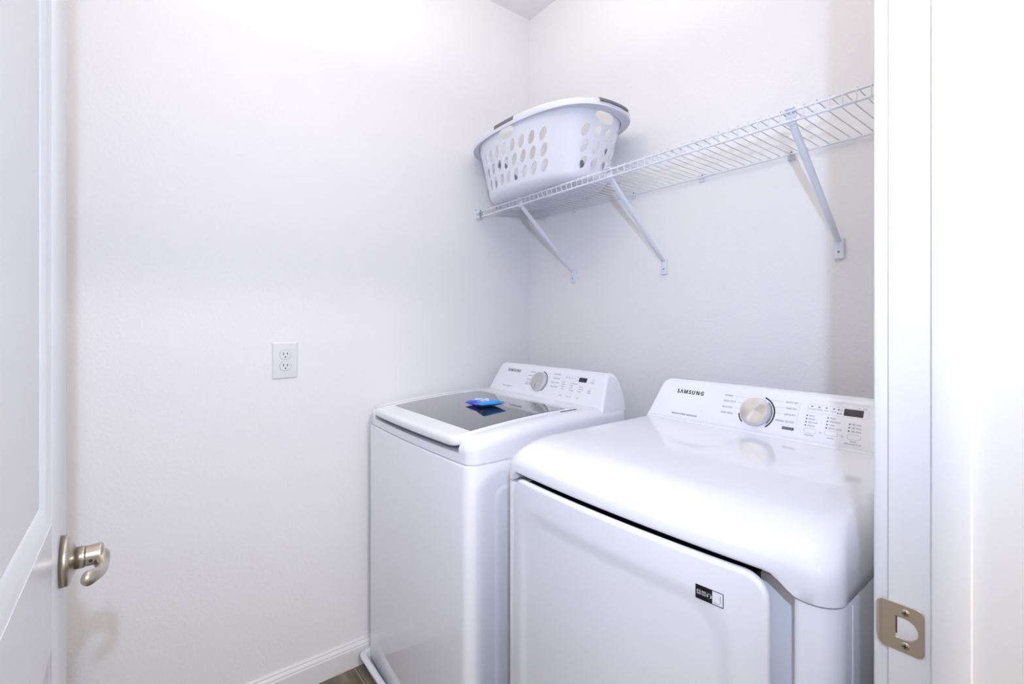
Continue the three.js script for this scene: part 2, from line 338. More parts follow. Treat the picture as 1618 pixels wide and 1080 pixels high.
// control panel print: canvas in millimetre-like units. sx: metres from console centre, s: metres up the slope
function controlPrint(spec) {
  const W = 2048, H = 400, cv = document.createElement('canvas'); cv.width = W; cv.height = H; const c = cv.getContext('2d');
  c.fillStyle = '#ffffff'; c.fillRect(0, 0, W, H);
  const S = W / spec.w, X = (x) => (x + spec.w / 2) * S, Y = (s) => H - (s - spec.s0) * S;
  const T = (str, x, s, h, o = {}) => { const q = { ...o }; if (q.width) q.width *= S; cvText(c, str, X(x), Y(s), h * S, q); };
  const line = (pts, w, col) => { c.strokeStyle = col; c.lineWidth = w * S; c.beginPath(); pts.forEach(([x, s], i) => (i ? c.lineTo(X(x), Y(s)) : c.moveTo(X(x), Y(s)))); c.stroke(); };
  const arc = (x, s, r, a0, a1, w, col) => { c.strokeStyle = col; c.lineWidth = w * S; c.beginPath(); c.arc(X(x), Y(s), r * S, a0, a1); c.stroke(); };
  const rbox = (x0, x1, s0, s1, r, w, col) => { c.strokeStyle = col; c.lineWidth = w * S; c.beginPath(); const a = X(x0), b = X(x1), t = Y(s1), d = Y(s0), q = r * S;
    c.moveTo(a + q, t); c.lineTo(b - q, t); c.arc(b - q, t + q, q, -Math.PI / 2, 0); c.lineTo(b, d - q); c.arc(b - q, d - q, q, 0, Math.PI / 2); c.lineTo(a + q, d); c.arc(a + q, d - q, q, Math.PI / 2, Math.PI); c.lineTo(a, t + q); c.arc(a + q, t + q, q, Math.PI, Math.PI * 1.5); c.stroke(); };
  const dot = (x, s, r, col) => { c.fillStyle = col; c.beginPath(); c.arc(X(x), Y(s), r * S, 0, 7); c.fill(); };
  const fill = (x0, x1, s0, s1, col) => { c.fillStyle = col; c.fillRect(X(x0), Y(s1), (x1 - x0) * S, (s1 - s0) * S); };
  spec.draw({ T, line, arc, rbox, dot, fill, c, X, Y, S });
  const t = new THREE.CanvasTexture(cv); t.colorSpace = THREE.SRGBColorSpace; t.anisotropy = 8; return t;
}
const INK = '#2b2c36', FINE = '#9a9cae';
// tapering console with a sloped face: rings by height
const SLOPE = 0.5;
function consoleGeo(xc, y0, hwb, hwt, z0, ytop, zback) {
  const rings = [], zf = (y) => z0 - SLOPE * (y - 1.0);
  const hw = (y) => hwb + (hwt - hwb) * (y - y0) / (ytop - y0);
  const zb = (y) => { const t = Math.max(0, (y - (y0 + 0.03)) / (ytop - y0 - 0.03)); return zback + (zf(ytop) - 0.02 - zback) * (1 - Math.sqrt(Math.max(0, 1 - t * t * 0.93))); };
  const N = 14, R = 0.016;
  for (let i = 0; i <= N; i++) { const y = y0 + (ytop - R - y0) * i / N; rings.push(atY(rr(xc - hw(y), xc + hw(y), zb(y), zf(y), [0.012, 0.012, 0.01, 0.01], 6, 16), y)); }
  for (let i = 1; i <= 7; i++) {
    const a = i / 7 * Math.PI / 2, y = ytop - R + R * Math.sin(a), d = R * (1 - Math.cos(a)), e = 0.022 * (1 - Math.cos(a));
    rings.push(atY(rr(xc - hw(y) + e, xc + hw(y) - e, zb(y) + 0.2 * d, zf(ytop - R) - SLOPE * (y - ytop + R) - d * 0.7, [0.012, 0.012, 0.01, 0.01], 6, 16), y));
  }
  return skin(rings, { crease: 0.7 });
}
function facePoint(xc, z0, sx, s, lift = 0) { const k = Math.sqrt(1 + SLOPE * SLOPE), y = 1.0 + s / k, z = z0 - SLOPE * (y - 1.0); return V(xc + sx, y + lift * SLOPE / k, z + lift / k); }
function faceQuad(xc, z0, x0, x1, s0, s1, lift, uv = true) {
  const g = new THREE.BufferGeometry(), p = [];
  for (const [x, s] of [[x0, s0], [x1, s0], [x1, s1], [x0, s1]]) { const q = facePoint(xc, z0, x, s, lift); p.push(q.x, q.y, q.z); }
  g.setAttribute('position', new THREE.Float32BufferAttribute(p, 3)); g.setAttribute('uv', new THREE.Float32BufferAttribute([0, 0, 1, 0, 1, 1, 0, 1], 2)); g.setIndex([0, 1, 2, 0, 2, 3]); g.computeVertexNormals(); return g;
}
function onFace(g, xc, z0, sx, s, lift = 0) {      // geometry with its axis along +y set on the sloped face
  const n = V(0, SLOPE, 1).normalize(); g.applyQuaternion(new THREE.Quaternion().setFromUnitVectors(V(0, 1, 0), n)); const p = facePoint(xc, z0, sx, s, lift); g.translate(p.x, p.y, p.z); return g;
}
function facePlate(xc, z0, x0, x1, s0, s1, r, lift0, lift1) {     // rounded plate on the sloped face
  const o = (d) => rr(x0 + d, x1 - d, s0 + d, s1 - d, Math.max(r - d, 2e-4), 4, 1), ring = (d, l) => o(d).map(([x, s]) => { const p = facePoint(xc, z0, x, s, l); return [p.x, p.y, p.z]; });
  return skin([ring(0, lift0), ring(0, lift1 - 0.0003), ring(0.0004, lift1)], { crease: 0.5 });
}
function knob(parent, xc, z0, sx, s, r, label) {
  const k = holder('knob', parent, label), L = (pts) => new THREE.LatheGeometry(pts.map(([a, b]) => new THREE.Vector2(a, b)), 56);
  part('knob_base', onFace(L([[0.0001, 0], [r * 1.05, 0], [r * 1.05, 0.006], [r * 1.0, 0.009], [r * 0.98, 0.0125], [0.0001, 0.0125]]), xc, z0, sx, s), M.knobRing, k);
  part('knob_cap', onFace(L([[r * 0.985, 0.0122], [r * 0.985, 0.0142], [r * 0.95, 0.0155], [r * 0.5, 0.0149], [0.0001, 0.0143]]), xc, z0, sx, s), M.knob, k);
  return k;
}

// ---- washing machine
{
  const x0 = 0.026, x1 = 0.722, zb = 0.155, zf = 0.803, xc = 0.385, zc = 0.48;
  const t = thing('washing_machine', 'white top-loading washer with grey glass lid in the corner by the left wall', 'washer', [xc, 0, zc]);
  const wp = bow(x0, x1, zb, zf, 0.012);
  const plan = (d) => rr(x0 + d, x1 - d, zb + d, zf + 0.006 - d, [0.02 - d, 0.03 - d, 0.03 - d, 0.022 - d], 8, 16);
  part('cabinet', skin([atY(plan(0.004), 0.035), atY(plan(0), 0.04), atY(plan(0), 0.899), atY(plan(0.0012), 0.9025), atY(plan(0.0045), 0.9045)], { warp: wp, crease: 0.5 }), M.enamel, t);
  for (const [fx, fz] of [[x0 + 0.06, zb + 0.06], [x1 - 0.06, zb + 0.06], [x0 + 0.06, zf - 0.06], [x1 - 0.06, zf - 0.06]]) { const g = new THREE.CylinderGeometry(0.018, 0.022, 0.0325, 16); g.translate(fx, 0.0195, fz); part('foot', g, M.dark, t); }
  // embossed side panel
  { const o = (d, x) => atX(rr(zb + 0.05 + d, 0.725 - d, 0.12 + d, 0.838 - d, Math.max(0.035 - d, 0.004), 6, 3), x); part('side_panel', skin([o(0, x1 - 0.001), o(0.003, x1 + 0.0012), o(0.012, x1 + 0.004), o(0.016, x1 + 0.0042)], { crease: 0.7 }), M.enamel, t); }
  const yl = (x, z) => 1.0 - 0.021 * (Math.max(0, z - 0.38) / 0.375) ** 2;
  // top cover: follows the lid curve, rolls over at the sides and the front
  const rings = []; const tp = (dx, dz) => rr(x0 - 0.001 + dx, x1 + 0.001 - dx, zb + dz * 0.3, zf + 0.001 - dz, Math.max(0.031 - dx * 0.3, 0.006), 8, 16);
  rings.push(atY(tp(0.03, 0.03), 0.9055), atY(tp(0.002, 0.002), 0.9055), atY(tp(0, 0), 0.9075), atY(tp(0, 0), 0.935));
  const R = 0.034;
  for (let i = 0; i <= 8; i++) { const a = i / 8 * Math.PI / 2, d = R * (1 - Math.cos(a)), f = Math.sin(a); rings.push(atY(tp(d, d * 1.5), (x, z) => (yl(x, z) - R) * 1 + R * f)); }
  let last = rings[rings.length - 1]; for (const k of [0.85, 0.65, 0.4, 0.15]) rings.push(shrink(last, k, yl));
  const cover = skin(rings, { warp: wp, crease: 0.7 });
  const ev = new Evaluator(); ev.attributes = ['position', 'normal', 'uv']; ev.useGroups = false;
  const prep = (g) => { const q = clean(g); const b = new Brush(mergeVertices(q)); b.updateMatrixWorld(); return b; };
  const lx0 = 0.088, lx1 = 0.668;
  const cut = skin([atY(rr(lx0 - 0.0025, lx1 + 0.0025, 0.352, 0.95, [0.01, 0.01, 0.02, 0.02], 5, 6), 0.9315), atY(rr(lx0 - 0.0025, lx1 + 0.0025, 0.352, 0.95, [0.01, 0.01, 0.02, 0.02], 5, 6), 1.1)], { crease: 0.5 });
  const pocket = ev.evaluate(prep(cover), prep(cut), SUBTRACTION).geometry;
  part('top_cover', smooth(clean(pocket), 0.6), M.enamel, t);
  // lid: curved slab, its front edge overhangs a hand pocket
  const lp = (d) => rr(lx0 + d, lx1 - d, 0.3555 + d, 0.818 - d, [0.008, 0.008, 0.028, 0.028], 6, 16);
  const yb = (x, z) => yl(x, z) - 0.030 + 0.006 * sstep(0.74, 0.81, z);
  const lr = [atY(lp(0.02), (x, z) => yb(x, z) - 0.001), atY(lp(0.006), yb)];
  for (let i = 0; i <= 6; i++) { const a = -Math.PI / 2 + i / 6 * Math.PI, d = 0.006 * (1 - Math.cos(a)); lr.push(atY(lp(d), (x, z) => { const top = yl(x, z) + 0.0015, bot = yb(x, z), m = (top + bot) / 2; return m + (top - bot) / 2 * Math.sin(a); })); }
  last = lr[lr.length - 1]; for (const k of [0.93, 0.8, 0.6, 0.4, 0.2]) lr.push(shrink(last, k, (x, z) => yl(x, z) + 0.0015));
  const lid = part('lid', skin(lr, { warp: bow(lx0, lx1, 0.6, 0.82, 0.009), crease: 0.7 }), M.enamel, t);
  // glass window, set flush and following the curve
  const gp = rr(0.133, 0.647, 0.383, 0.754, 0.004, 3, 16), gy = (d) => (x, z) => yl(x, z) + d;
  const gr = [atY(gp, gy(-0.004)), atY(gp, gy(0.0021)), shrink(atY(gp, gy(0.0025)), 0.995, gy(0.0026))];
  last = gr[2]; for (const k of [0.85, 0.7, 0.55, 0.4, 0.2]) gr.push(shrink(last, k, gy(0.0026)));
  part('glass_panel', skin(gr, { crease: 0.3 }), M.glass, lid, 'dark grey mirror-like glass window');
  part('hinge_slot', [bbox(0.6695, 0.6725, 1.0005, 1.0022, 0.358, 0.43, 0.0005, 1)], M.dark, t, 'dark hinge slot beside the lid');
  // console
  const z0 = 0.282;
  const con = part('console', consoleGeo(xc + 0.002, 0.985, 0.331, 0.302, z0, 1.111, 0.157), M.enamel, t);
  con.position.set(0, 0, 0);
  const Wp = 0.6, print = controlPrint({ w: Wp, s0: 0.0, draw: ({ T, line, arc, rbox, dot, fill }) => {
    T('SΛMSUNG', -0.237, 0.0925, 0.0162, { bold: true, heavy: 2, width: 0.085, color: '#05060c' });
    T('Vibration Reduction', -0.237, 0.0225, 0.0075, { width: 0.066, color: '#55566a' });
    [['NORMAL', -0.088, 0.0955], ['HEAVY DUTY', -0.096, 0.0795], ['BEDDING', -0.096, 0.0635]].forEach(([s, x, y]) => { T(s, x, y, 0.0068, { color: INK }); line([[x + 0.04, y + 0.001], [-0.047, y - 0.002]], 0.0003, FINE); });
    T('DELICATES', -0.098, 0.0495, 0.0064, { color: INK }); T('HAND WASH', -0.098, 0.0425, 0.0064, { color: INK });
    [['QUICK WASH', 0.0985], ['DEEP WASH', 0.082], ['RINSE + SPIN', 0.0656], ['SELF CLEAN', 0.049]].forEach(([s, y]) => { T(s, 0.0885, y, 0.0068, { align: 'right', color: INK }); line([[0.024, y - 0.002], [0.043, y]], 0.0003, FINE); });
    arc(-0.0175, 0.0592, 0.0425, -1.45, 0.95, 0.0034, '#0b0c14');
    for (let i = 0; i < 4; i++) { dot(0.1206 + i * 0.0135, 0.0955, 0.0012, INK); T(['Wash', 'Rinse', 'Spin', 'Done'][i], 0.1206 + i * 0.0135, 0.0905, 0.0042, { align: 'center', color: '#6a6b7c' }); }
    dot(0.1755, 0.0965, 0.0018, INK); dot(0.1755, 0.0865, 0.0016, INK);
    rbox(0.115, 0.228, 0.079, 0.1, 0.003, 0.0003, '#c9cad6');
    const col = (x, y, ws) => ws.forEach((w, i) => { dot(x, y - i * 0.0088, 0.0012, INK); T(w, x + 0.0035, y - i * 0.0088, 0.0058, { color: '#4b4c5c' }); });
    col(0.1075, 0.0721, ['Hot', 'Warm', 'Cool', 'Cold']); col(0.1507, 0.0711, ['Extra Heavy', 'High', 'Med', 'No Spin']); col(0.1965, 0.0625, ['Heavy', 'Normal', 'Light']);
    [['Temp.', 0.1185], ['Spin / Soil', 0.1605], ['Soil', 0.206]].forEach(([s, x]) => { T(s, x, 0.0205, 0.006, { align: 'center', color: '#4b4c5c' }); rbox(x - 0.013, x + 0.013, 0.026, 0.0345, 0.003, 0.0003, '#b9bac8'); });
    rbox(0.2475, 0.2575, 0.0885, 0.0955, 0.0035, 0.0006, '#6a6b7c'); T('Power', 0.2525, 0.083, 0.0066, { align: 'center', color: INK });
    T('▷||', 0.249, 0.061, 0.0075, { align: 'center', color: INK }); T('Start', 0.249, 0.0525, 0.0068, { align: 'center', color: INK }); T('(Hold)', 0.249, 0.0455, 0.0058, { align: 'center', color: INK });
  } });
  const pm = M.enamel.clone(); pm.map = print;
  part('control_panel', faceQuad(xc, z0, -Wp / 2 + 0.011, Wp / 2 - 0.011, 0.006, 0.105, 0.0004), pm, t, 'printed control panel');
  { const g = t.children[t.children.length - 1].geometry, uv = g.attributes.uv; const f = (x, s, i) => uv.setXY(i, (x + Wp / 2) / Wp, s / (400 / 2048 * Wp)); f(-Wp / 2 + 0.011, 0.006, 0); f(Wp / 2 - 0.011, 0.006, 1); f(Wp / 2 - 0.011, 0.105, 2); f(-Wp / 2 + 0.011, 0.105, 3); }
  const kb = knob(t, xc, z0, -0.0175, 0.0592, 0.036, 'round brushed metal cycle knob');
  part('pointer', facePlate(xc, z0, -0.0195, -0.0165, 0.030, 0.044, 0.0008, 0.0145, 0.0164), M.screw, kb);
  part('display', facePlate(xc, z0, 0.185, 0.223, 0.0808, 0.0972, 0.0015, 0.0002, 0.0012), std({ color: lin(0.028, 0.02, 0.03), roughness: 0.15 }), t, 'dark display window');
}
// ---- dryer
{
  const x0 = 0.884, x1 = 1.558, zb = 0.155, zf = 0.806, xc = 1.227, zc = 0.48;
  const t = thing('clothes_dryer', 'white front-loading dryer with wide flat door, right of the washer', 'dryer', [xc, 0, zc], 0.018);
  // cabinet plan with a recess for the door between two pillars
  {
    const rzr = 0.034, P = []; const arc = (cx, cz, r, a0, a1, n = 8) => { for (let i = 0; i <= n; i++) { const a = a0 + (a1 - a0) * i / n; P.push([cx + r * Math.cos(a), cz + r * Math.sin(a)]); } };
    arc(x0 + 0.02, zb + 0.02, 0.02, Math.PI, Math.PI * 1.5); arc(x1 - 0.02, zb + 0.02, 0.02, -Math.PI / 2, 0);
    arc(x1 - rzr, zf - rzr, rzr, 0, Math.PI / 2); arc(1.516, zf - 0.012, 0.012, Math.PI / 2, Math.PI); arc(1.49, 0.782, 0.014, 0, -Math.PI / 2); 
    arc(0.935, 0.782, 0.012, -Math.PI / 2, -Math.PI); arc(0.918, zf - 0.005, 0.005, 0, Math.PI / 2); arc(x0 + 0.026, zf - 0.026, 0.026, Math.PI / 2, Math.PI);
    const sh = new THREE.Shape(P.map(([x, z]) => new THREE.Vector2(x, -z)));
    const g = new THREE.ExtrudeGeometry(sh, { depth: 0.885, bevelEnabled: true, bevelSize: 0.0015, bevelThickness: 0.0015, bevelSegments: 2, bevelOffset: -0.0015 }); g.rotateX(-Math.PI / 2); g.translate(0, 0.0355, 0);
    part('cabinet', smooth(clean(g), 0.5), M.enamel, t);
  }
  for (const [fx, fz] of [[x0 + 0.06, zb + 0.06], [x1 - 0.06, zb + 0.06], [x0 + 0.06, zf - 0.08], [x1 - 0.06, zf - 0.08]]) { const g = new THREE.CylinderGeometry(0.018, 0.022, 0.033, 16); g.translate(fx, 0.0175, fz); part('foot', g, M.dark, t); }
  { const g = bbox(x1 + 0.0003, x1 + 0.0018, 0.04, 0.919, zf - 0.052, zf - 0.05, 0.0005, 1); part('side_seam', g, M.enamel, t); }
  // top panel
  const notch = (x, z) => 0.0225 * sstep(0.908, 0.926, x) * (1 - sstep(1.474, 1.516, x)) * sstep(0.6, 0.7, z);
  const tp = (dx, dz) => rr(x0 - 0.001 + dx, x1 + 0.001 - dx, zb + dz * 0.1, zf + 0.001 - dz, Math.max(0.03 - 0.2 * dx, 0.012) + dz * 0.25, 8, 64);
  const wp = bow(x0, x1, zb, zf, 0.016);
  const R = 0.06, yT = 1.012, rings = [atY(tp(0.03, 0.06), (x, z) => 0.9245 + notch(x, z)), atY(tp(0.002, 0.002), (x, z) => 0.9245 + notch(x, z)), atY(tp(0, 0), (x, z) => 0.9265 + notch(x, z)), atY(tp(0, 0), (x, z) => 0.944 + notch(x, z) * 0.4)];
  for (let i = 1; i <= 14; i++) { const a = i / 14 * Math.PI / 2, c = 1 - Math.cos(a); rings.push(atY(tp(0.036 * c, 0.1 * c), (x, z) => yT - R + R * Math.sin(a) + notch(x, z) * 0.4 * (1 - Math.sin(a)))); }
  let last = rings[rings.length - 1]; for (const k of [0.8, 0.55, 0.3]) rings.push(shrink(last, k, () => yT));
  part('top_panel', skin(rings, { warp: wp, crease: 0.8 }), M.enamel, t);
  // door with rounded corners and a shallow dished field
  const dx0 = 0.9215, dx1 = 1.477, dy0 = 0.24, dy1 = 0.9375, zd = 0.812;
  const o = (d, r) => rr(dx0 + d, dx1 - d, dy0 + d, dy1 - d, r, 8, 20);
  const f = (l, rgt, tpp, b, r) => rr(dx0 + l, dx1 - rgt, dy0 + b, dy1 - tpp, r, 8, 20);
  const dr = [atZ(o(0.012, 0.022), zd - 0.0125), atZ(o(0.003, 0.031), zd - 0.0125), atZ(o(0, 0.034), zd - 0.0095), atZ(o(0, 0.034), zd - 0.007)];
  for (let i = 1; i <= 5; i++) { const a = i / 5 * Math.PI / 2; dr.push(atZ(o(0.006 * (1 - Math.cos(a)), 0.034 - 0.006 * (1 - Math.cos(a))), zd - 0.007 + 0.007 * Math.sin(a))); }
  dr.push(atZ(o(0.0075, 0.0265), zd + 0.0001));
  dr.push(atZ(f(0.02, 0.03, 0.046, 0.03, 0.045), zd + 0.0008));
  for (let i = 0; i <= 8; i++) { const k = i / 8; dr.push(atZ(f(0.026 + 0.03 * k, 0.042 + 0.03 * k, 0.05 + 0.034 * k, 0.04 + 0.03 * k, 0.06), zd + 0.0008 - 0.0035 * sstep(0, 1, k))); }
  dr.push(atZ(f(0.16, 0.17, 0.2, 0.2, 0.05), zd - 0.0022), atZ(f(0.26, 0.26, 0.3, 0.3, 0.02), zd - 0.0018));
  const dw = (x, y, z) => { const u = (x - 1.199) / 0.285; return [x, y, z + 0.018 * (1 - Math.min(1, u * u)) * sstep(0.77, 0.81, z)]; };
  part('gap_shade', [box(0.94, 1.448, 0.9, 0.9245, 0.7, 0.807), box(0.94, 1.448, 0.9245, 0.957, 0.69, 0.72)], M.dark, t, 'black block painting the shade in the gap behind the door top');  // dark boxes stand in for the deep shade behind the door top
  part('inner_panel', bbox(0.94, 1.46, 0.26, 0.9, 0.7745, 0.803, 0.004), M.enamelSatin, t);
  const door = part('door', skin(dr, { warp: dw, crease: 0.5 }), M.enamelSatin, t);
  // sticker: black with three white icons and a blank white field
  {
    const cv = document.createElement('canvas'); cv.width = 512; cv.height = 256; const c = cv.getContext('2d');
    c.fillStyle = '#07070d'; c.fillRect(0, 0, 512, 256); c.fillStyle = '#f2f2f7'; c.fillRect(312, 14, 186, 228);
    c.fillStyle = '#55565e'; c.fillRect(452, 60, 8, 130); c.fillRect(330, 212, 110, 7);
    c.strokeStyle = '#f2f2f7'; c.lineWidth = 7; 
    c.strokeRect(30, 92, 62, 74); c.beginPath(); c.moveTo(30, 116); c.lineTo(92, 116); c.moveTo(40, 140); c.lineTo(62, 152); c.lineTo(92, 126); c.stroke();
    c.strokeRect(122, 94, 36, 68); c.strokeRect(158, 94, 36, 68); c.beginPath(); c.moveTo(130, 120); c.lineTo(150, 120); c.moveTo(166, 120); c.lineTo(186, 120); c.stroke();
    c.beginPath(); c.arc(258, 128, 34, 2.6, 6.8); c.stroke(); c.strokeRect(220, 124, 14, 34); c.strokeRect(282, 124, 14, 34); c.beginPath(); c.moveTo(290, 160); c.lineTo(262, 176); c.stroke();
    const tx = new THREE.CanvasTexture(cv); tx.colorSpace = THREE.SRGBColorSpace; tx.anisotropy = 8;
    const sx0 = 1.3765, sx1 = 1.4185, sy0 = 0.872, sy1 = 0.893, N = 6, g = new THREE.PlaneGeometry(sx1 - sx0, sy1 - sy0, N, 1), p = g.attributes.position;
    for (let i = 0; i < p.count; i++) { const X = p.getX(i) + (sx0 + sx1) / 2, Yv = p.getY(i) + (sy0 + sy1) / 2, q = dw(X, Yv, zd + 0.0013); p.setXYZ(i, q[0], q[1], q[2]); }
    g.computeVertexNormals();
    part('sticker', g, std({ map: tx, roughness: 0.4 }), door, 'small black and white sticker with three icons');
  }
  const z0 = 0.288;
  part('console', consoleGeo(xc - 0.004, 0.995, 0.331, 0.297, z0, 1.119, 0.157), M.enamel, t);
  part('console_lip', [bbox(xc - 0.314, xc + 0.306, 1.0085, 1.0155, z0 - 0.03, z0 + 0.0045, 0.0033, 4)], M.enamel, t);
  const Wp = 0.6, print = controlPrint({ w: Wp, s0: 0.0, draw: ({ T, line, arc, rbox, dot, fill }) => {
    T('SΛMSUNG', -0.2485, 0.0975, 0.0158, { bold: true, heavy: 2, width: 0.083, color: '#05060c' });
    T('MOISTURE SENSOR', -0.2485, 0.031, 0.0064, { bold: true, width: 0.078, color: '#3c3d4c' });
    [['NORMAL', -0.1065, 0.1025, 0.0232], ['HEAVY DUTY', -0.107, 0.0867, 0.034], ['DELICATES', -0.107, 0.0706, 0.028], ['PERM PRESS', -0.107, 0.055, 0.032]].forEach(([s, x, y, w], i) => { T(s, x, y, 0.0066, { width: w, color: INK }); const e = [-0.036, -0.05, -0.056, -0.058][i]; line([[x + w + 0.003, y], [e, y - 0.001]], 0.0004, FINE); });
    [['QUICK DRY', 0.0743, 0.1034, 0.0278, -0.004], ['TIME DRY', 0.0738, 0.0882, 0.025, 0.014], ['AIR FLUFF', 0.073, 0.0726, 0.0256, 0.022], ['WRINKLE RELEASE', 0.0724, 0.0552, 0.042, 0.023]].forEach(([s, x, y, w, l]) => { T(s, x - w, y, 0.0066, { width: w, color: INK }); if (l < x - w - 0.004) line([[l, y], [x - w - 0.003, y]], 0.0004, FINE); });
    line([[0.078, 0.107], [0.078, 0.051]], 0.0004, FINE);
    fill(0.0487, 0.0745, 0.0355, 0.042, '#181922'); T('Manual Dry', 0.0616, 0.0387, 0.0048, { align: 'center', color: '#e8e8f2', width: 0.022 });
    arc(-0.0183, 0.067, 0.044, -1.2, 0.86, 0.0036, '#07080f'); arc(-0.0183, 0.067, 0.0385, -0.85, 0.7, 0.002, '#07080f'); arc(-0.0183, 0.067, 0.042, 2.35, 2.95, 0.003, '#07080f');
    rbox(0.096, 0.215, 0.0855, 0.1065, 0.004, 0.0004, '#b4b6c6');
    [['Drying', 0.1043], ['Cooling', 0.1194], ['Anti', 0.1341], ['Lock', 0.149]].forEach(([s, x]) => { fill(x - 0.0018, x + 0.0018, 0.0995, 0.102, INK); T(s, x, 0.0945, 0.0046, { align: 'center', color: '#787a8a' }); });
    dot(0.1582, 0.1004, 0.0016, INK); dot(0.1576, 0.0915, 0.0015, INK); rbox(0.161, 0.1655, 0.098, 0.1025, 0.001, 0.0004, '#787a8a'); fill(0.161, 0.1655, 0.0895, 0.0935, '#9cc4e2');
    T('hr : min', 0.203, 0.109, 0.0046, { align: 'center', color: '#787a8a' });
    const col = (x, y, ws) => ws.forEach((w, i) => { dot(x, y - i * 0.0079, 0.00165, '#0c0d15'); T(w, x + 0.0045, y - i * 0.0079, 0.0058, { color: '#505264' }); });
    col(0.0972, 0.0776, ['Very', 'More', 'Normal', 'Damp']); col(0.1401, 0.078, ['High', 'Medium', 'Low', 'Extra Low']); col(0.1832, 0.0706, ['60 min', '50 min', '40 min']);
    [[0.1086, 0.0412], [0.151, 0.0432], [0.1945, 0.0423]].forEach(([x, y]) => rbox(x - 0.0125, x + 0.0125, y - 0.0055, y + 0.0055, 0.0045, 0.0005, '#9a9cae'));
    T('Dryness', 0.108, 0.0315, 0.0054, { align: 'center', color: '#505264' }); T('Temp.', 0.1515, 0.0325, 0.0054, { align: 'center', color: '#505264' }); T('Time', 0.1938, 0.0325, 0.0054, { align: 'center', color: '#505264' }); T('(Manual Dry)', 0.1938, 0.0265, 0.0052, { align: 'center', color: '#505264' });
    T('3s', 0.13, 0.041, 0.006, { align: 'center', color: '#787a8a' }); T('3s', 0.1725, 0.041, 0.006, { align: 'center', color: '#787a8a' });
  } });
  const pm = M.enamel.clone(); pm.map = print;
  const e = 0.011, s1 = 0.113, cp = part('control_panel', faceQuad(xc, z0, -Wp / 2 + e, Wp / 2 - e, 0.02, s1, 0.0004), pm, t, 'printed control panel');
  { const uv = cp.geometry.attributes.uv; const fn = (x, s, i) => uv.setXY(i, (x + Wp / 2) / Wp, s / (400 / 2048 * Wp)); fn(-Wp / 2 + e, 0.02, 0); fn(Wp / 2 - e, 0.02, 1); fn(Wp / 2 - e, s1, 2); fn(-Wp / 2 + e, s1, 3); }
  knob(t, xc, z0, -0.0183, 0.067, 0.0345, 'round brushed metal cycle knob');
  const disp = part('display', facePlate(xc, z0, 0.169, 0.2055, 0.0885, 0.1045, 0.0012, 0.0002, 0.0012), std({ color: lin(0.01, 0.01, 0.02), roughness: 0.15 }), t, 'dark display window');
}

// ---- drain pan under the washer
{
  const t = thing('drain_pan', 'white plastic drain pan with rounded rim under the washer', 'drain pan', [0.385, 0, 0.48]);
  const x0 = 0.0155, x1 = 0.76, z0 = 0.09, z1 = 0.853, o = (d, r) => rr(x0 + d, x1 - d, z0 + d, z1 - d, Math.max(r, 0.004), 8, 4);
  part('basin', skin([atY(o(0.026, 0.03), 0.0005), atY(o(0.006, 0.045), 0.05), atY(o(0.0055, 0.045), 0.055), atY(o(0.021, 0.03), 0.055), atY(o(0.0215, 0.03), 0.05), atY(o(0.031, 0.025), 0.0032)], { crease: 0.5 }), M.panPlastic, t);
  part('rim', skin([atY(o(0.0055, 0.045), 0.0555), atY(o(0.0005, 0.05), 0.0555), atY(o(0, 0.05), 0.057), atY(o(0, 0.05), 0.0605), atY(o(0.002, 0.05), 0.0625), atY(o(0.019, 0.033), 0.0625), atY(o(0.0215, 0.03), 0.0605), atY(o(0.0215, 0.03), 0.0555)], { loop: true, crease: 0.9 }), M.panPlastic, t);
}
